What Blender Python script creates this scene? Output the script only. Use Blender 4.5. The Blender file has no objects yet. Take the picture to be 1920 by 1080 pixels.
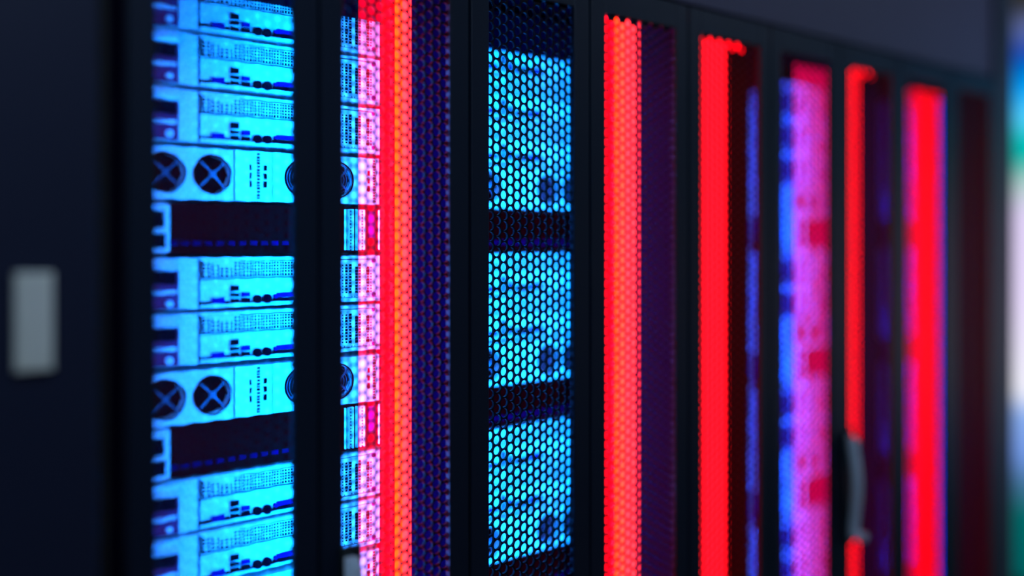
import bpy, math, random
random.seed(7)
D = bpy.data
scn = bpy.context.scene
COL = scn.collection

# ------------------------------------------------------------------ set-out
F_PX = 1853.0
TH = math.radians(49.5)
CT, ST = math.cos(TH), math.sin(TH)
CAM_D = 1.3765            # camera distance to the plane of the doors
CAM_X = -0.7743
CAM_Z = 1.55
DW = 0.3                  # width of one door leaf
Z_TOP = CAM_Z + 0.507
Z_BOT = 0.08
OP_TOP = CAM_Z + 0.452
OP_BOT = 0.17

# ------------------------------------------------------------------ materials
def new_mat(name):
    m = D.materials.new(name); m.use_nodes = True
    return m, m.node_tree.nodes, m.node_tree.links

def pbr(name, col, rough=0.5, metal=0.0, bump=0.0, bscale=60.0, spec=0.5, vary=0.0):
    m, n, l = new_mat(name)
    p = n['Principled BSDF']
    p.inputs['Base Color'].default_value = (*col, 1)
    p.inputs['Roughness'].default_value = rough
    p.inputs['Metallic'].default_value = metal
    p.inputs['Specular IOR Level'].default_value = spec
    tc = n.new('ShaderNodeTexCoord')
    if vary > 0:
        nz = n.new('ShaderNodeTexNoise'); nz.inputs['Scale'].default_value = 9
        l.new(tc.outputs['Object'], nz.inputs['Vector'])
        mx = n.new('ShaderNodeMix'); mx.data_type = 'RGBA'
        mx.inputs[6].default_value = (*[c * (1 - vary) for c in col], 1)
        mx.inputs[7].default_value = (*[min(1, c * (1 + vary)) for c in col], 1)
        l.new(nz.outputs['Fac'], mx.inputs[0]); l.new(mx.outputs[2], p.inputs['Base Color'])
    if bump > 0:
        nz = n.new('ShaderNodeTexNoise'); nz.inputs['Scale'].default_value = bscale
        l.new(tc.outputs['Object'], nz.inputs['Vector'])
        b = n.new('ShaderNodeBump'); b.inputs['Strength'].default_value = bump
        b.inputs['Distance'].default_value = 0.002
        l.new(nz.outputs['Fac'], b.inputs['Height']); l.new(b.outputs['Normal'], p.inputs['Normal'])
    return m

def emit(name, col, strength=1.0, clear=0.0):
    m, n, l = new_mat(name)
    n.remove(n['Principled BSDF'])
    e = n.new('ShaderNodeEmission')
    e.inputs['Color'].default_value = (*col, 1); e.inputs['Strength'].default_value = strength
    out = n['Material Output']
    if clear > 0:       # sheet standing in for a red reflection: lets the view through and glows
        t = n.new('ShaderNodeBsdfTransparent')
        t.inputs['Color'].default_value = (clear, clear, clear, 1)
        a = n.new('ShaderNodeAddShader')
        geo = n.new('ShaderNodeNewGeometry')     # the painted glow shows on the front side only
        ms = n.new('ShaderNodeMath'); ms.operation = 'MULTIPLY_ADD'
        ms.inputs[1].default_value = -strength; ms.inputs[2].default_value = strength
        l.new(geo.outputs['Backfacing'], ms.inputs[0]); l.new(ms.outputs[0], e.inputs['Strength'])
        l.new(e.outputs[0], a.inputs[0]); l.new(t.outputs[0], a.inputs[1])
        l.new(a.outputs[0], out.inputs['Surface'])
    else:
        l.new(e.outputs[0], out.inputs['Surface'])
    return m

def matte(name, col):
    m, n, l = new_mat(name); n.remove(n['Principled BSDF'])
    d = n.new('ShaderNodeBsdfDiffuse'); d.inputs['Color'].default_value = (*col, 1)
    l.new(d.outputs[0], n['Material Output'].inputs['Surface'])
    return m

M = {}
M['door'] = pbr('door_black_paint', (.0045, .013, .028), .5, .0, .15, 400, spec=.35)
M['navy'] = pbr('navy_paint', (.014, .020, .044), .5, .0, .1, 300, spec=.35)
M['perf'] = pbr('perforated_sheet', (.007, .003, .006), .5, .0, .0, spec=.12)
M['shell'] = pbr('cabinet_shell', (.016, .016, .02), .55, 0, .1, 200)
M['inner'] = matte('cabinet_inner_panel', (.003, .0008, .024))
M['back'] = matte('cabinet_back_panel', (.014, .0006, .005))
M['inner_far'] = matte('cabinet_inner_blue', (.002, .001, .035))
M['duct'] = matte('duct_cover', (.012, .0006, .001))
M['gap'] = pbr('seal_black', (.003, .003, .003), .8)
M['header'] = pbr('header_panel_grey', (.12, .105, .17), .6, 0, .05, 50, vary=.05)
M['endp'] = pbr('end_panel_grey', (.05, .055, .075), .6, 0, .05, 50, vary=.05)
M['steel'] = pbr('server_steel', (.74, .76, .78), .42, .0, .05, 30, spec=.5, vary=.06)
M['steel2'] = pbr('server_steel_bright', (.92, .92, .95), .3, .3, spec=.8)
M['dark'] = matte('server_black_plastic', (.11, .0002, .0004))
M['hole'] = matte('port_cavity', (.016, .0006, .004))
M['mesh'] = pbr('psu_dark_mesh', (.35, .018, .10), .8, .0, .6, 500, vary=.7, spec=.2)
M['bluep'] = matte('blue_plastic', (.02, .004, .18))
M['dash'] = matte('drive_tab_blue', (.03, .0008, .045))
M['spoke'] = pbr('fan_guard_wire', (.12, .12, .2), .4, .6)
M['plate'] = pbr('brushed_plate', (.95, 1.0, .75), .5, .0, vary=.15)
M['handle'] = pbr('handle_satin_metal', (.78, .95, 1.0), .35, .0)
M['hblack'] = pbr('handle_black', (.012, .02, .02), .4)
M['floor'] = pbr('raised_floor_tile', (.12, .12, .13), .4, 0, .05, 20, vary=.1)
M['wall'] = pbr('painted_wall', (.08, .08, .1), .8, 0, .05, 60, vary=.04)
M['ceil'] = pbr('ceiling_tile', (.2, .2, .22), .9, 0, .05, 60, vary=.04)
M['frame'] = pbr('screen_frame', (.02, .02, .02), .4)
M['fill_b'] = emit('added_cyan_light', (0.0, .225, 1.0), 100)  # glow of the added, unseen tubes that light the cabinets
M['fill_b2'] = emit('added_blue_light', (0.0, .075, 1.0), 170)
M['fill_r2'] = emit('added_red_faint', (1.0, .0, .05), 1.2)
M['fill_b0'] = emit('added_cyan_left', (0.0, .19, 1.0), 72)
M['fill_b1'] = emit('added_cyan_middle', (0.0, .18, 1.0), 32)
M['fill_b5'] = emit('added_blue_far', (0.0, .02, 1.0), 60)
M['fill_b3'] = emit('added_blue_weak', (0.0, .04, 1.0), 10)
M['fill_b4'] = emit('added_cyan_bright', (0.0, .225, 1.0), 160)
M['fill_r'] = emit('added_red_low', (1.0, .0, .05), 1.7)
M['led_red'] = emit('red_diffuser', (1.0, .0006, .006), 6)
M['led_red3'] = emit('red_diffuser_far', (1.0, .004, .012), 6)
M['led_red2'] = emit('red_diffuser_pink', (1.0, .020, .028), 6)
M['led_or'] = emit('led_chip_row', (1.0, .036, .003), 6)
M['glow_sheet'] = emit('red_reflection_glow', (1.0, .001, .022), 1.6, .95)  # red reflection given as a glow on an added sheet
M['glow_sheet2'] = emit('red_reflection_glow_far', (1.0, .0, .11), 1.8, .94)
M['lamp'] = emit('ceiling_panel_light', (.42, .5, 1.0), 1.0)

# ------------------------------------------------------------------ mesh helpers
class MB:
    def __init__(s): s.v = []; s.f = []
    def quad(s, a, b, c, d):
        i = len(s.v); s.v += [a, b, c, d]; s.f.append((i, i+1, i+2, i+3))
    def box(s, x0, x1, y0, y1, z0, z1, bev=0.0):
        i = len(s.v)
        if bev <= 0:
            s.v += [(x0,y0,z0),(x1,y0,z0),(x1,y1,z0),(x0,y1,z0),(x0,y0,z1),(x1,y0,z1),(x1,y1,z1),(x0,y1,z1)]
            s.f += [(i,i+3,i+2,i+1),(i+4,i+5,i+6,i+7),(i,i+1,i+5,i+4),(i+1,i+2,i+6,i+5),(i+2,i+3,i+7,i+6),(i+3,i,i+4,i+7)]
        else:       # front (-y) edges chamfered
            b = bev
            s.v += [(x0,y0+b,z0),(x1,y0+b,z0),(x1,y1,z0),(x0,y1,z0),(x0,y0+b,z1),(x1,y0+b,z1),(x1,y1,z1),(x0,y1,z1),
                    (x0+b,y0,z0+b),(x1-b,y0,z0+b),(x1-b,y0,z1-b),(x0+b,y0,z1-b)]
            s.f += [(i,i+3,i+2,i+1),(i+4,i+5,i+6,i+7),(i+1,i+2,i+6,i+5),(i+2,i+3,i+7,i+6),(i+3,i,i+4,i+7),
                    (i+8,i+9,i+10,i+11),(i,i+1,i+9,i+8),(i+1,i+5,i+10,i+9),(i+5,i+4,i+11,i+10),(i+4,i,i+8,i+11)]
        return s
    def disc(s, cx, cz, r, y0, y1, n=20, sx=1.0):
        "closed cylinder whose axis is y"
        i = len(s.v)
        for y in (y0, y1):
            for k in range(n):
                a = 2*math.pi*k/n; s.v.append((cx+r*sx*math.cos(a), y, cz+r*math.sin(a)))
        s.f.append(tuple(range(i, i+n))); s.f.append(tuple(range(i+2*n-1, i+n-1, -1)))
        for k in range(n):
            s.f.append((i+k, i+n+k, i+n+(k+1) % n, i+(k+1) % n))
        return s
    def ring(s, cx, cz, r0, r1, y0, y1, n=32):
        i = len(s.v)
        for (r, y) in ((r0,y0),(r1,y0),(r1,y1),(r0,y1)):
            for k in range(n):
                a = 2*math.pi*k/n; s.v.append((cx+r*math.cos(a), y, cz+r*math.sin(a)))
        for q in range(4):
            for k in range(n):
                a, b = i+q*n+k, i+q*n+(k+1) % n
                c, d = i+((q+1) % 4)*n+(k+1) % n, i+((q+1) % 4)*n+k
                s.f.append((a, b, c, d))
        return s
    def rbar(s, cx, cz, L, w, y0, y1, ang):
        i = len(s.v); ca, sa = math.cos(ang), math.sin(ang)
        for y in (y0, y1):
            for (a, b) in ((-L,-w),(L,-w),(L,w),(-L,w)):
                s.v.append((cx+a*ca-b*sa, y, cz+a*sa+b*ca))
        s.f += [(i,i+1,i+2,i+3),(i+7,i+6,i+5,i+4),(i,i+4,i+5,i+1),(i+1,i+5,i+6,i+2),(i+2,i+6,i+7,i+3),(i+3,i+7,i+4,i)]
        return s
    def hole_plate(s, x0, x1, z0, z1, cx, cz, r, y0, y1, n=32):
        "square plate with a round well from y0 (front) to y1"
        i = len(s.v)
        for k in range(n):
            a = 2*math.pi*k/n; c, t = math.cos(a), math.sin(a)
            m = 1e9
            if c > 1e-9: m = min(m, (x1-cx)/c)
            if c < -1e-9: m = min(m, (x0-cx)/c)
            if t > 1e-9: m = min(m, (z1-cz)/t)
            if t < -1e-9: m = min(m, (z0-cz)/t)
            s.v += [(cx+m*c, y0, cz+m*t), (cx+r*c, y0, cz+r*t), (cx+r*c, y1, cz+r*t)]
        for k in range(n):
            a = i+3*k; b = i+3*((k+1) % n)
            s.f += [(a, b, b+1, a+1), (a+1, b+1, b+2, a+2)]
        # corner fillers
        for (px, pz) in ((x0,z0),(x1,z0),(x1,z1),(x0,z1)):
            ang = math.atan2(pz-cz, px-cx) % (2*math.pi)
            k = int(ang/(2*math.pi)*n); a = s.v[i+3*k]; b = s.v[i+3*((k+1) % n)]
            j = len(s.v); s.v += [a, (px, y0, pz), b]; s.f.append((j, j+1, j+2))
        return s
    def build(s, name, mat, parent=None, smooth=False):
        me = D.meshes.new(name); me.from_pydata(s.v, [], s.f); me.validate(); me.update()
        me.materials.append(M[mat] if isinstance(mat, str) else mat)
        if smooth:
            for p in me.polygons: p.use_smooth = True
        o = D.objects.new(name, me); COL.objects.link(o)
        if parent: o.parent = parent
        return o

def box(name, x0, x1, y0, y1, z0, z1, mat, parent=None, bev=0.0):
    return MB().box(x0, x1, y0, y1, z0, z1, bev).build(name, mat, parent)

def tag(o, label=None, cat=None, group=None, kind=None):
    if label: o['label'] = label
    if cat: o['category'] = cat
    if group: o['group'] = group
    if kind: o['kind'] = kind
    return o

def empty(name, loc):
    o = D.objects.new(name, None); COL.objects.link(o); o.location = loc
    o.empty_display_size = .05
    return o

def copy_tree(o, parent=None):
    c = o.copy(); COL.objects.link(c)
    if parent: c.parent = parent
    for ch in list(o.children): copy_tree(ch, c)
    return c

# ------------------------------------------------------------------ the room
RX0, RX1, RY0, RY1, RH = -3.2, 5.4, -3.8, 1.35, 3.0
tag(box('floor', RX0, RX1, RY0, RY1, -.1, 0, 'floor'), kind='structure')
tag(box('ceiling', RX0, RX1, RY0, RY1, RH, RH+.1, 'ceil'), kind='structure')
tag(box('wall_left', RX0-.1, RX0, RY0, RY1, 0, RH, 'wall'), kind='structure')
tag(box('wall_right', RX1, RX1+.1, RY0, RY1, 0, RH, 'wall'), kind='structure')
tag(box('wall_front', RX0, RX1, RY0-.1, RY0, 0, RH, 'wall'), kind='structure')
tag(box('wall_back', RX0, RX1, RY1, RY1+.1, 0, RH, 'wall'), kind='structure')
# wall panel closing the space over the cabinets, and the jamb where the row ends
tag(box('trim_1', -1.2, 2.408, .012, .05, Z_TOP+.010, RH-.002, 'header'), kind='structure')
tag(box('trim_2', 2.41, 2.528, .0, 1.3, 0.002, RH-.002, 'endp'), kind='structure')
tag(box('trim_3', -1.2, 2.408, .03, 1.0, .002, Z_BOT-.004, 'shell'), kind='structure')

def ceiling_light(x, y, sx, sy, strength, label):
    t = empty('ceiling_light', (x, y, RH))
    tag(t, label, 'ceiling light', 'panel lights in the ceiling of the aisle')
    fr = MB()
    fr.box(-sx/2-.02, sx/2+.02, -sy/2-.02, -sy/2, -.03, -.001)
    fr.box(-sx/2-.02, sx/2+.02, sy/2, sy/2+.02, -.03, -.001)
    fr.box(-sx/2-.02, -sx/2, -sy/2, sy/2, -.03, -.001)
    fr.box(sx/2, sx/2+.02, -sy/2, sy/2, -.03, -.001)
    fr.build('frame', 'frame', t)
    m = emit('panel_light', (.48, .66, 1.0), strength)
    box('diffuser', -sx/2, sx/2, -sy/2, sy/2, -.02, -.004, m, t)
ceiling_light(2.9, -1.3, 1.2, .6, 6.0, 'blue-white ceiling panel over the far end of the cabinet row')
ceiling_light(-.6, -1.3, 1.2, .5, 11, 'dim blue ceiling panel over the near end of the cabinet row')

# ------------------------------------------------------------------ perforated sheet
P = .019; R_H = .0084; T = .005
CS = P*math.sqrt(3)/2
NC = 13
def perforated_mesh():
    v, f = [], []
    HR = P/math.sqrt(3); ND = 18; m = ND//6
    rows = int((OP_TOP-OP_BOT)/P)
    x_first = DW/2-(NC-1)/2*CS
    for c in range(NC):
        cx = x_first+c*CS
        off = 0 if c % 2 == 0 else P/2
        if c % 2:     # blank half cells closing the staggered top
            z = OP_TOP-R_H-P/2+P
            i = len(v)
            for y in (0, T):
                for k in range(6):
                    a = math.pi/3*k; v.append((cx+HR*math.cos(a), y, z+HR*math.sin(a)))
            f.append((i, i+1, i+2, i+3, i+4, i+5)); f.append((i+11, i+10, i+9, i+8, i+7, i+6))
        for r in range(rows):
            z = OP_TOP-R_H-off-r*P
            i = len(v)
            for y in (0, T):
                for k in range(6):
                    a = math.pi/3*k; v.append((cx+HR*math.cos(a), y, z+HR*math.sin(a)))
                for k in range(ND):
                    a = 2*math.pi/ND*k; v.append((cx+R_H*math.cos(a), y, z+R_H*math.sin(a)))
            S = 6+ND
            for k in range(6):
                for (base, flip) in ((i, False), (i+S, True)):
                    H0, H1 = base+k, base+(k+1) % 6
                    h = [base+6+(m*k+j) % ND for j in range(m+1)]
                    tris = []
                    half = m//2
                    for j in range(half): tris.append((H0, h[j+1], h[j]))
                    tris.append((H0, H1, h[half]))
                    for j in range(half, m): tris.append((H1, h[j+1], h[j]))
                    for t in tris: f.append(t[::-1] if flip else t)
            for k in range(ND):
                a, b = i+6+k, i+6+(k+1) % ND
                f.append((a, b, b+S, a+S))
    me = D.meshes.new('perforated_panel'); me.from_pydata(v, [], f); me.update()
    me.materials.append(M['perf'])
    return me
PERF = perforated_mesh()

def door_frame_mesh():
    g = .0028; st = .0435
    b = MB()
    z0, z1 = Z_BOT, Z_TOP
    b.box(g, st, 0, .013, z0, z1, .0015)
    b.box(DW-st, DW-g, 0, .013, z0, z1, .0015)
    b.box(st, DW-st, .0, .013, OP_TOP, z1, .0015)
    b.box(st, DW-st, .0, .013, z0, OP_BOT, .0015)
    me = D.meshes.new('door'); me.from_pydata(b.v, [], b.f); me.update(); me.materials.append(M['door'])
    return me
DOORM = door_frame_mesh()

def make_handle():
    "long swing handle: black dished backplate, tapered satin lever, round lock"
    b = MB()
    b.box(-.020, .020, -.008, 0, -.14, .15, .003)
    base = b.build('handle', 'hblack')
    base['label'] = 'black swing handle with satin metal lever'
    l = MB(); n = 14
    prof = []
    for k in range(n+1):
        u = k/n; z = .135-.25*u
        w = .0165+.002*math.sin(u*math.pi)
        y = -.034+.010*abs(u-.45)**1.5*4
        if u < .1: w *= .75+u*2.5
        x = -.006+.014*u
        prof.append((x, y, z, w))
    for k in range(n):
        x, y, z, w = prof[k]; x2, y2, z2, w2 = prof[k+1]
        i = len(l.v)
        l.v += [(x-w,y+.004,z),(x-w*.5,y-.004,z),(x+w*.5,y-.004,z),(x+w,y+.004,z),(x+w*.6,y+.014,z),(x-w*.6,y+.014,z)]
        l.v += [(x2-w2,y2+.004,z2),(x2-w2*.5,y2-.004,z2),(x2+w2*.5,y2-.004,z2),(x2+w2,y2+.004,z2),(x2+w2*.6,y2+.014,z2),(x2-w2*.6,y2+.014,z2)]
        for q in range(6): l.f.append((i+q, i+(q+1) % 6, i+6+(q+1) % 6, i+6+q))
        if k == 0: l.f.append((i, i+5, i+4, i+3, i+2, i+1))
        if k == n-1: l.f.append(tuple(range(i+6, i+12)))
    l.box(-.010, .002, -.032, -.004, .10, .125)
    l.build('lever', 'handle', base)
    k = MB(); k.disc(.008, -.118, .012, -.046, -.004, 20).disc(.008, -.118, .006, -.049, -.046, 16)
    k.build('lock_cylinder', 'handle', base)
    return base

def make_cabinet(x0, ndoors, label, walls, handle_on=None, handle_x=.024):
    """server cabinet whose left edge stands at x0; walls = which side panels it has"""
    t = empty('server_cabinet', (x0, 0, 0))
    tag(t, label, 'server cabinet', 'black server cabinets with perforated doors')
    W = DW*ndoors
    for k in range(ndoors):
        d = D.objects.new('door', DOORM); COL.objects.link(d); d.parent = t; d.location = (k*DW, 0, 0)
        p = D.objects.new('perforated_panel', PERF); COL.objects.link(p); p.parent = d; p.location = (0, .007, 0)
        if handle_on == k:
            h = make_handle(); h.parent = d; h.location = (handle_x, -.0005, CAM_Z-.640)
        for z in (CAM_Z+.36, CAM_Z-.9):
            hg = MB(); hg.box(DW-.012 if k % 2 else .004, DW-.004 if k % 2 else .012, .0132, .022, z, z+.06)
            hg.build('hinge', 'shell', d)
    s = MB()
    s.box(0, W, .0145, 1.0, Z_TOP-.008, Z_TOP)
    s.build('top_panel', 'back', t)
    box('bottom_panel', 0, W, .0145, 1.0, Z_BOT, Z_BOT+.03, 'back', t)
    box('back_panel', .002, W-.002, .98, .998, Z_BOT+.031, Z_TOP-.009, 'back' if ndoors > 1 else 'inner_far', t)
    if 'r' in walls: box('side_panel', W-.007, W-.001, .0225, .975, Z_BOT+.031, Z_TOP-.009, 'inner', t)
    if 'l' in walls: box('side_panel', -.0-.0+.001, .007, .0225, .975, Z_BOT+.031, Z_TOP-.009, 'inner', t)
    # rubber seal behind the meeting doors
    sl = MB()
    for k in range(ndoors+1):
        xx = k*DW
        sl.box(max(xx-.004, 0), min(xx+.004, W), .0132, .0142, Z_BOT+.04, Z_TOP-.04)
    sl.build('door_seal', 'gap', t)
    return t

cabA = make_cabinet(-.296, 2, 'nearest perforated-door cabinet, beside the solid panel with the pale plate, red strip at its right', 'lr', handle_on=1, handle_x=.053)
cabB = make_cabinet(.3045, 2, 'second perforated-door cabinet with sharply focused cyan-lit mesh and a wide red strip', 'lr')
cabC = make_cabinet(.905, 2, 'third perforated-door cabinet, narrow red strip left and blue and pink servers right', 'l')
cabD = make_cabinet(1.5055, 2, 'fourth perforated-door cabinet with red strip on a handled door and a broad red strip', '', handle_on=0, handle_x=.031)
cabE = make_cabinet(2.106, 1, 'last cabinet, one narrow dark purple mesh door at the end of the row', 'r')

# solid panel cabinet at the left with the pale plate
t = empty('end_cabinet', (-1.2, 0, 0))
tag(t, 'blurred solid dark navy cabinet front at left edge with pale plate', 'cabinet')
box('door', .0, .868, -.0, .03, Z_BOT, 2.85, 'navy', t, .002)
box('body', .0, .862, .032, .95, .002, 2.85, 'shell', t)
pl = MB(); pl.box(.762, .808, -.010, -.0005, CAM_Z-.169, CAM_Z-.042, .002)
pl.build('name_plate', 'plate', t)['label'] = 'pale blue-grey upright plate'
# black channel between it and the first cabinet
tag(box('trim_4', -.3285, -.3015, .045, .9, .002, RH-.002, 'gap'), kind='structure')

# ------------------------------------------------------------------ rack equipment
W0, W1 = -.272, .267           # extent of a unit about its cabinet's middle
UH = .0905
YF = .227                      # depth of the equipment fronts behind the doors

def make_server():
    h = UH-.003
    root = empty('rack_server', (0, 0, 0))
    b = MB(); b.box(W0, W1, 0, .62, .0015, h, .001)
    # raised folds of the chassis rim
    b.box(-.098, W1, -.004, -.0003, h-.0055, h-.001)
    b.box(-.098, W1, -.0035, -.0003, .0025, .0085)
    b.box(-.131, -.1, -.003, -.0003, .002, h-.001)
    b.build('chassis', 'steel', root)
    ln = MB()
    ln.box(-.099, -.0965, -.0042, -.0004, .002, h-.0005)
    ln.box(-.096, .165, -.0018, -.0004, .0505, .052)
    ln.box(-.096, W1-.02, -.0016, -.0004, h-.0075, h-.006)
    ln.box(-.096, W1-.002, -.0016, -.0004, .0088, .0098)
    ln.build('panel_seam', 'hole', root)
    # power supply module, dark cage, bright grab handle
    p = MB(); p.box(-.262, -.134, -.006, -.0004, .003, .066)
    psu = p.build('power_supply', 'mesh', root)
    hd = MB(); hd.box(-.262, -.137, -.022, -.0064, h-.020, h-.001, .003)
    hd.box(-.2, -.19, -.016, -.0064, .010, h-.020)
    hd.build('handle', 'steel2', psu)
    sk = MB(); sk.box(-.185, -.139, -.010, -.0064, .045, .064)
    sk.build('power_socket', 'hole', psu)
    lt = MB(); lt.disc(-.150, .012, .006, -.011, -.0064, 14); lt.box(-.19, -.139, -.012, -.0064, .028, .034)
    lt.build('latch', 'steel', psu)
    # upper ventilation lattice: dark field with steel bars in front
    g = MB(); g.box(-.092, .165, -.0012, -.0004, .054, .0805)
    grille = g.build('vent_grille', 'hole', root)
    bars = MB()
    x = -.086
    random.seed(3)
    while x < .165:
        if x < -.03: wd = .0030+random.random()*.003; step = .0068+random.random()*.003
        elif x < .048: wd, step = .0021, .0052
        else: wd, step = .0021, .0054
        if .049 < x < .054: wd = .004
        bars.box(x, x+wd*.58, -.0026, -.0013, .0545, .080); x += step
    for z in (.0585, .0635, .0685, .0735, .0785): bars.box(-.09, .165, -.0028, -.0013, z, z+.0014)
    for k in range(7):                      # fallen-over edge of the air shroud
        xa = -.088+.009*k
        bars.box(xa, xa+.009, -.0032, -.0013, .0805-.0035*math.sin(k/6*math.pi)-.002, .0812)
    bars.box(-.062, -.034, -.0034, -.0013, .071, .0805)
    bars.build('lattice', 'steel', grille)
    # ports on the lower half
    def port(name, parts, mat):
        m = MB()
        for q in parts: m.box(q[0], q[1], -.005, -.0004, q[2], q[3], .0008)
        return m.build(name, mat, root)
    port('usb_port', [(-.041, -.027, .0295, .039)], 'hole')
    port('usb_port', [(-.0415, -.0265, .0205, .0255)], 'hole')
    port('usb_port', [(-.041, -.027, .0105, .0160)], 'hole')
    port('network_port', [(-.021, -.0065, .019, .0265)], 'bluep')
    port('network_port', [(-.021, -.0065, .010, .0165)], 'hole')
    port('serial_port', [(-.075, -.052, .0095, .019)], 'bluep')
    m = MB(); m.box(-.094, -.044, -.002, -.0004, .0095, .0135); m.box(-.0439, .08, -.002, -.0004, .0095, .0115); m.build('port_shadow_strip', 'hole', root)  # dark strip drawn in as the shadow below the ports
    for cx in (.008, .0265):
        m = MB(); m.disc(cx, .0138, .0078, -.006, -.0004, 18); m.box(cx-.0066, cx+.0066, -.0055, -.0004, .0095, .0135)
        m.build('round_port', 'hole', root)
    m = MB(); m.box(.046, .078, -.006, -.0004, .0155, .0235, .002); m.disc(.043, .018, .0035, -.006, -.0004, 12)
    vg = m.build('video_port', 'bluep', root)
    m = MB(); m.box(.038, .080, -.0062, -.0004, .0105, .0145); m.build('port_shroud', 'hole', vg)
    # expansion slot vents on the right: columns of dark openings
    cols = ((.180, .0013, 1), (.1885, .0026, 1), (.1965, .0026, 1), (.2105, .0026, 1), (.217, .0021, 1),
            (.2265, .0009, 1), (.2350, .0026, 1), (.2420, .0018, 1))
    random.seed(5)
    m = MB()
    for (cx, r, _) in cols:
        for k in range(10):
            if k == 9 and random.random() < .5: continue
            rr = r*(1 if random.random() > .25 else .72)
            m.box(cx-rr*1.15, cx+rr*1.15, -.0012, -.0003, .0195+k*.0056-rr*.95, .0195+k*.0056+rr*.95, .0004)
    for (cx) in (.176, .184, .2, .2065, .226, .238): m.disc(cx, .0115, .0012, -.001, -.0003, 8)
    m.build('slot_vents', 'hole', root)
    m = MB(); m.disc(.2475, .0135, .004, -.002, -.0004, 14); m.disc(.2475, .0775, .004, -.002, -.0004, 14)
    m.build('screw_recess', 'bluep', root)
    return root

def fan(root, cx, cz, r, rings):
    g = MB(); g.ring(cx, cz, r-.0015, r+.0012, -.0015, .001, 36)
    n = 7 if rings else 4
    fr = g.build('fan', 'dark', root)
    w = MB()
    w.disc(cx, cz, r*.99, .0185, .0195, 32)
    for k in range(7):
        a = 2*math.pi*k/7
        w.rbar(cx+math.cos(a)*r*.58, cz+math.sin(a)*r*.58, r*.36, r*.2, .011, .0125, a+.35)
    w.disc(cx, cz, r*.24, .004, .0184, 20)
    w.build('fan_blades', 'dark', fr)
    s = MB()
    for a in (math.pi/4, -math.pi/4): s.rbar(cx, cz, r*.98, .0016, -.0006, .0008, a)
    s.rbar(cx, cz, .0055, .0055, -.0016, .001, 0)
    if rings:
        for q in (.4, .58, .76, .9): s.ring(cx, cz, r*q-.0005, r*q+.0005, -.0004, .0005, 32)
    s.build('fan_guard', 'spoke', fr)

def make_fan_unit():
    h = .0885
    root = empty('fan_unit', (0, 0, 0))
    b = MB(); z0, z1 = .001, h; cz = .045; r = .0325
    b.box(W0, W1, .020, .62, z0, z1)
    cs = (-.153, -.0725, .0955, .1705)
    edge = W0
    for c in cs:
        xa, xb = c-.0365, c+.0365
        b.quad((edge, 0, z0), (xa, 0, z0), (xa, 0, z1), (edge, 0, z1))
        b.hole_plate(xa, xb, z0, z1, c, cz, r, 0, .0199, 36); edge = xb
    b.quad((edge, 0, z0), (W1-.007, 0, z0), (W1-.007, 0, z1), (edge, 0, z1))
    b.quad((W0, 0, z1), (W1-.007, 0, z1), (W1-.007, .02, z1), (W0, .02, z1))
    b.quad((W0, 0, z0), (W1-.007, 0, z0), (W1-.007, .02, z0), (W0, .02, z0))
    b.quad((W1-.007, 0, z0), (W1-.007, .02, z0), (W1-.007, .02, z1), (W1-.007, 0, z1))
    b.quad((W0, 0, z0), (W0, .02, z0), (W0, .02, z1), (W0, 0, z1))
    b.build('faceplate', 'steel', root)
    for k, c in enumerate(cs): fan(root, c, cz, r, k > 1)
    for cx, w in ((-.0037, .002), (.0245, .0033), (.2365, .003)):
        for z in (.031, .0455, .060): MB().box(cx-w, cx+w, -.0014, -.0003, z-.0052, z+.0052, .0006).build('vent_slot', 'hole', root)
    m = MB()
    for cx in (.0112, .2495):
        for k in range(15): m.box(cx-.0026, cx+.0026, -.0014, -.0003, .0050+k*.0055, .0086+k*.0055, .0004)
    m.build('vent_holes', 'hole', root)
    m = MB(); m.box(-.0335, -.0318, -.001, -.0003, z0, z1); m.box(.0378, .0388, -.001, -.0003, z0, z1)
    m.build('panel_seam', 'bluep', root)
    return root

def make_drive_unit():
    h = UH-.004
    root = empty('drive_enclosure', (0, 0, 0))
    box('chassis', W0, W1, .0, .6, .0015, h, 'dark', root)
    m = MB(); m.box(W0, -.149, -.012, -.0004, .004, h-.002, .002)
    ear = m.build('mounting_ear', 'steel', root)
    m = MB(); m.box(-.19, -.1615, -.0138, -.0124, .045, .073); m.box(-.19, -.158, -.0138, -.0124, .012, .035)
    m.build('grip_opening', 'hole', ear)
    k = 0; x = -.141
    while x < .17:
        box('drive_tab', x-.0068, x+.0068, -.004, -.0004, .0155, .0235, 'dash', root, .0012); x += .0203
    # upright carriers on the right
    m = MB()
    for (x, w) in ((.1842, .0009), (.1918, .0012), (.2000, .0012), (.2092, .0013), (.2165, .0013), (.2255, .001), (.2595, .0018)):
        m.box(x-w, x+w, -.006, -.0004, .006, h-.004)
    for k in range(13): m.box(.1926, .1995, -.004, -.0004, .0085+k*.006, .0105+k*.006); m.box(.217, .225, -.004, -.0004, .0085+k*.006, .0105+k*.006)
    m.build('carrier_rails', 'steel', root)
    m = MB(); m.box(.236, .249, -.003, -.0004, .03, h-.008)
    m.build('drive_carrier', 'bluep', root)
    return root

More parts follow.
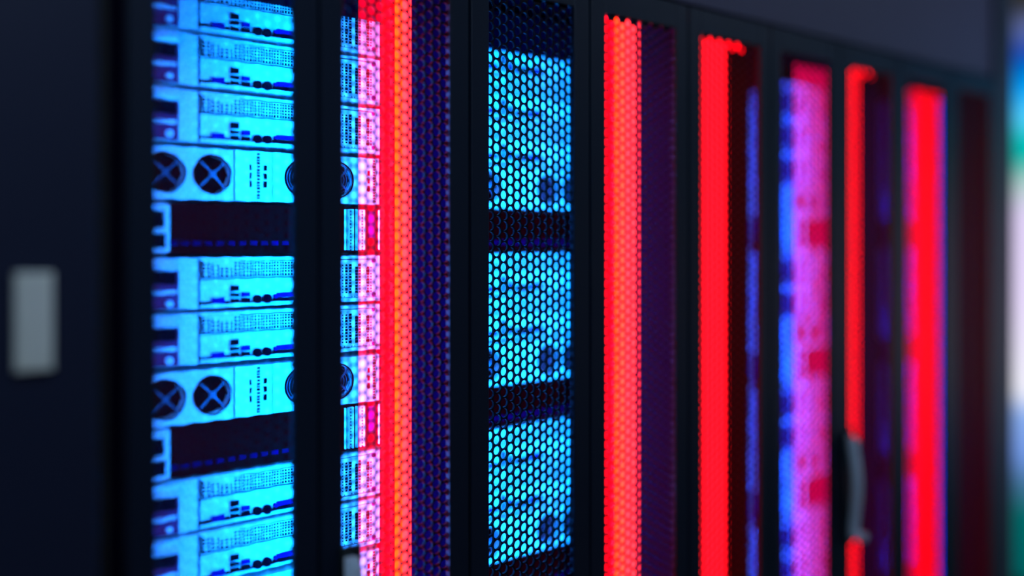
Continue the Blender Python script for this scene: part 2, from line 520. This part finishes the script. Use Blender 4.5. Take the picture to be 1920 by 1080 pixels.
LEVELS_ = [('s', .350), ('s', .257), ('s', .1625), ('f', .0665), ('d', -.0250),
           ('s', -.1170), ('s', -.2100), ('f', -.3075), ('d', -.3950),
           ('s', -.4870), ('s', -.5800), ('f', -.6790), ('d', -.7680),
           ('s', -.8590), ('s', -.9520), ('f', -1.0480), ('d', -1.1370)]
protos = {'s': make_server(), 'f': make_fan_unit(), 'd': make_drive_unit()}
used = set()
ORD = ['topmost', 'second', 'third', 'fourth', 'fifth', 'sixth', 'seventh', 'eighth', 'ninth', 'tenth', 'eleventh', 'twelfth',
       'thirteenth', 'fourteenth', 'fifteenth', 'sixteenth', 'seventeenth']
desc = {'s': ('cyan-lit steel rack server with a row of ports', 'rack server', 'rack servers with ports and grilles'),
        'f': ('cyan-lit rack unit with round fans', 'fan unit', 'rack units with round fans'),
        'd': ('dark rack enclosure with a row of small blue tabs', 'drive enclosure', 'dark drive enclosures in the racks')}
fardesc = {'s': ('blurred blue and pink rack server', ), 'f': ('blurred blue and pink fan unit', ), 'd': ('blurred dark band of a drive enclosure', )}
def place(kind, x, z, label, sx=1):
    if kind in used: o = copy_tree(protos[kind])
    else: o = protos[kind]; used.add(kind)
    o.location = (x, YF, CAM_Z+z); o.scale = (sx, 1, 1)
    tag(o, label, desc[kind][1], desc[kind][2])
cabs = [(0.0, 12, 'nearest cabinet'), (.6035, 13, 'second cabinet'), (1.205, 16, 'third cabinet'),
        (1.817, 17, 'fourth cabinet'), (2.268, 17, 'last cabinet')]
for ci, (cx, n, nm) in enumerate(cabs):
    cnt = {'s': 0, 'f': 0, 'd': 0}
    for kind, z in LEVELS_[:n]:
        o = ORD[cnt[kind]]; cnt[kind] += 1
        base = desc[kind][0] if ci < 2 else fardesc[kind][0]
        half = ci == 4
        place(kind, cx, z, '%s, %s such from top, %s' % (base, o, nm), .45 if half else 1)

for cx, nm in ((0.0, 'nearest'), (.6035, 'second'), (1.205, 'third')):  # panels added to darken the top server, where the light falls off
    t = empty('added_shade_panel', (cx, .205, CAM_Z+(.412 if nm == 'nearest' else .396)))
    tag(t, 'dark panel added to shade the top server in the %s cabinet' % nm, 'added shade panel', None)
    box('panel', W0, W1, 0, .004, 0, .080, 'back', t, .001)
    m = MB()
    for sx in (W0+.006, W1-.006):
        for z in (.015, .065): m.disc(sx, z, .003, -.0015, -.0002, 10)
    m.build('screws', 'spoke', t)

# ------------------------------------------------------------------ light strips
def led(name_label, x0, x1, y, z0, z1, style, glow_sheet=None, extra=None):
    t = empty('led_light_strip', ((x0+x1)/2, y, z0))
    tag(t, name_label, 'light strip', 'red light strips standing in the cabinets')
    cx = (x0+x1)/2; L = z1-z0
    box('housing', x0-cx, x1-cx, .0035, .009, 0, L, 'dark', t)
    if style == 'rows':     # red left, row of chips in the middle, paler right
        a = x0-cx; w = x1-x0
        box('diffuser', a, a+w*.42, .0, .003, 0, L, 'led_red', t)
        box('chip_row', a+w*.42, a+w*.68, -.0005, .003, 0, L, 'led_or', t)['label'] = 'orange glowing row of light chips'
        box('diffuser', a+w*.68, a+w, .0, .003, 0, L, 'led_red2', t)['label'] = 'pinkish glowing diffuser edge'
    elif style == 'wide':
        a = x0-cx; w = x1-x0
        box('diffuser', a, a+w*.47, .0, .003, 0, L, 'led_red', t)
        box('chip_row', a+w*.47, a+w*.62, -.0005, .003, 0, L, 'led_or', t)['label'] = 'orange glowing row of light chips'
        box('diffuser', a+w*.62, a+w, .0, .003, 0, L, 'led_red2', t)['label'] = 'pinkish glowing diffuser edge'
    elif style == 'plain2':
        box('diffuser', x0-cx, x1-cx, .0, .003, 0, L, 'led_red3', t)
    else:
        box('diffuser', x0-cx, x1-cx, .0, .003, 0, L, 'led_red', t)
    if glow_sheet:
        g = MB(); g.quad((glow_sheet[0]-cx, .001, glow_sheet[3] if len(glow_sheet) > 3 else 0), (glow_sheet[1]-cx, .001, glow_sheet[3] if len(glow_sheet) > 3 else 0), (glow_sheet[1]-cx, .001, L), (glow_sheet[0]-cx, .001, L))
        g = g.build('reflection_sheet', glow_sheet[2], t); g['label'] = 'added clear sheet glowing red like a reflection'  # added sheet, its red glow stands for a reflection
    if extra:
        box('top_strip', extra[0]-cx, extra[1]-cx, 0, .003, extra[2]-z0, extra[3]-z0, 'led_red', t)
    return t

ZB, ZT = .20, Z_TOP-.010
led('red light strip with orange chip row right of the nearest cabinet servers', .2312, .2955, .17, ZB, ZT, 'rows', (.1796, .2310, 'glow_sheet'))
led('widest sharply seen red strip, in the second cabinet', .762, .8955, .1405, ZB, ZT, 'wide')
led('red strip left in the third cabinet, bending right at its top', 1.03, 1.1668, .10, ZB, CAM_Z+.485, 'plain2', None, (1.167, 1.235, CAM_Z+.464, CAM_Z+.485))
led('added red reflection sheet over the pink-lit servers between third and fourth cabinet', 1.728, 1.736, .15, ZB, CAM_Z+.47, 'plain', (1.5287, 1.7275, 'glow_sheet2'))  # thin strip added to carry the sheet with the painted reflection
led('narrow red strip behind the handled far door, bending right at its top', 1.635, 1.7601, .10, ZB, CAM_Z+.485, 'plain2', None, (1.7603, 1.83, CAM_Z+.464, CAM_Z+.485))
led('broad blurred red strip with magenta left edge near the end of the row', 2.176, 2.352, .15, ZB, CAM_Z+.466, 'plain', (2.10, 2.1755, 'glow_sheet2'))

# dark cable ducts beside the strips
for (xa, xb, lab) in ((1.170, 1.2583, 'dark reddish cable duct right of the third cabinet red strip'),
                      (1.764, 1.8811, 'dark purple cable duct right of the narrow far red strip')):
    t = empty('cable_duct', ((xa+xb)/2, .10, .2)); w = (xb-xa)/2
    tag(t, lab, 'cable duct', None)
    box('cover', -w, w, .0, .004, 0, CAM_Z+.45-.2, 'duct' if 'reddish' in lab else 'inner_far', t, .001)
    m = MB(); m.box(-w, -w+.004, .0045, .09, 0, CAM_Z+.45-.2); m.box(w-.004, w, .0045, .09, 0, CAM_Z+.45-.2)
    m.build('side_wall', 'inner', t)

# unseen lights added behind the stiles and one strip to light the servers
def tube(x, y, z0, z1, mat, label, cat='added light tube', w=.009):
    t = empty('added_light_tube', (x, y, z0)); tag(t, label, cat, 'added light tubes behind the door stiles')
    box('tube', -w, w, .004, .010, 0, z1-z0, mat, t)
    box('holder', -w-.002, w+.002, .0, .0038, 0, z1-z0, 'shell', t)
tube(.0150, .040, .72, CAM_Z+.40, 'fill_b1', 'added cyan light tube just behind the middle stile of the nearest cabinet')
tube(.0830, .095, .72, CAM_Z+.40, 'fill_b4', 'added deeper cyan light tube behind the middle stile of the nearest cabinet', w=.013)
tube(-.2660, .040, .72, CAM_Z+.40, 'fill_b0', 'added cyan light tube behind the left stile of the nearest cabinet')
tube(.6400, .040, .62, CAM_Z+.44, 'fill_b4', 'added cyan light tube behind the middle stile of the second cabinet')
tube(.3380, .040, .62, CAM_Z+.44, 'fill_b', 'added cyan light tube behind the left stile of the second cabinet')
tube(1.6250, .095, .35, CAM_Z+.42, 'fill_b2', 'added blue light tube behind the stile between third and fourth cabinet')
tube(2.2430, .175, .35, CAM_Z+.42, 'fill_b5', 'added blue light tube behind the broad far strip')
tube(2.1350, .040, .35, CAM_Z+.42, 'fill_b3', 'added weak blue light tube behind the left stile of the last cabinet')
tube(1.8480, .040, .35, CAM_Z+.42, 'fill_b3', 'added weak blue light tube behind the right stile of the handled far door')
tube(-.2660, .070, .5, CAM_Z+.45, 'fill_r', 'added low red light tube behind the left stile of the nearest cabinet')
tube(.3380, .070, .5, CAM_Z+.45, 'fill_r2', 'added low red light tube behind the left stile of the second cabinet')

# ------------------------------------------------------------------ bright screen beyond the row
def screen_mat():
    m, n, l = new_mat('display_image')
    n.remove(n['Principled BSDF'])
    e = n.new('ShaderNodeEmission'); e.inputs['Strength'].default_value = 1.0
    tc = n.new('ShaderNodeTexCoord'); sp = n.new('ShaderNodeSeparateXYZ')
    l.new(tc.outputs['Object'], sp.inputs[0])
    mr = n.new('ShaderNodeMapRange'); mr.inputs['From Min'].default_value = 0; mr.inputs['From Max'].default_value = 2.8
    nz = n.new('ShaderNodeTexNoise'); nz.inputs['Scale'].default_value = 2.2; l.new(tc.outputs['Object'], nz.inputs['Vector'])
    ad = n.new('ShaderNodeMath'); ad.operation = 'MULTIPLY_ADD'; ad.inputs[1].default_value = .05
    l.new(nz.outputs['Fac'], ad.inputs[0]); l.new(sp.outputs['Z'], ad.inputs[2])
    l.new(ad.outputs[0], mr.inputs['Value'])
    cr = n.new('ShaderNodeValToRGB'); l.new(mr.outputs[0], cr.inputs[0])
    return m, n, l, e, cr
YS = CAM_D
XS = 3.75
def scr_z(py):     # height on the screen of an image row near the right edge
    t = (1905-960)/F_PX; lam = (XS-CAM_X)/(CT+t*ST)
    return CAM_Z+(450-py)/F_PX*lam
m, n, l, e, cr = screen_mat()
stops = [(1080, (.0, .10, .10)), (960, (.0, .13, .13)), (905, (.05, .16, .3)), (850, (.16, .30, .75)), (775, (.25, .42, .85)),
         (730, (.85, .85, .95)), (560, (.78, .68, .95)), (400, (.72, .62, .9)), (350, (.45, .6, .6)), (300, (.0, .45, .38)),
         (260, (.0, .5, .5)), (225, (.08, .6, .95)), (170, (.0, .35, .9)), (110, (.0, .06, .45)), (50, (.10, .13, .3)), (15, (.03, .03, .03))]
els = cr.color_ramp.elements
stops.sort(key=lambda s: scr_z(s[0]))
for i, (py, c) in enumerate(stops):
    p = max(0, min(1, (scr_z(py)-.05)/2.8+.009))
    el = els[i] if i < 2 else els.new(p)
    el.position = p; el.color = (*c, 1)
# colours were set before positions sorted: write them again in order
els_sorted = sorted(els, key=lambda q: q.position)
for el, (py, c) in zip(els_sorted, stops): el.color = (*c, 1)
l.new(cr.outputs['Color'], e.inputs['Color']); l.new(e.outputs[0], n['Material Output'].inputs['Surface'])
t = empty('display_wall', (XS, .5, .05))
tag(t, 'bright blurred blue, green and white backlit display at the right edge', 'display')
scr = MB(); scr.box(0, .01, -1.6, .8, 0, 2.85); scr.build('lit_panel', m, t)
fr = MB(); fr.box(.012, .06, -1.64, .84, -.04, 2.89); fr.build('frame', 'frame', t)

# ------------------------------------------------------------------ camera, world, view
cam = D.cameras.new('camera'); co = D.objects.new('camera', cam); COL.objects.link(co)
cam.sensor_width = 36; cam.lens = 36*F_PX/1920
co.location = (CAM_X, -CAM_D, CAM_Z)
co.rotation_euler = (math.radians(90), 0, -(math.pi/2-TH)+0.0)
# optical axis = (cos TH, sin TH): rotation about z measured from +y
co.rotation_euler[2] = TH-math.pi/2
cam.shift_y = -90/1920
cam.clip_start = .05
cam.dof.use_dof = True
cam.dof.focus_distance = 1.81
cam.dof.aperture_fstop = cam.lens/1000/.088
scn.camera = co

w = D.worlds.new('world'); scn.world = w; w.use_nodes = True
w.node_tree.nodes['Background'].inputs[0].default_value = (.02, .03, .06, 1)
w.node_tree.nodes['Background'].inputs[1].default_value = .2
vs = scn.view_settings
vs.view_transform = 'Standard'; vs.look = 'None'; vs.exposure = 0; vs.gamma = 1; vs.use_curve_mapping = False
scn.cycles.use_denoising = True
scn.cycles.max_bounces = 6; scn.cycles.diffuse_bounces = 3; scn.cycles.transparent_max_bounces = 8
scn.cycles.sample_clamp_indirect = 4
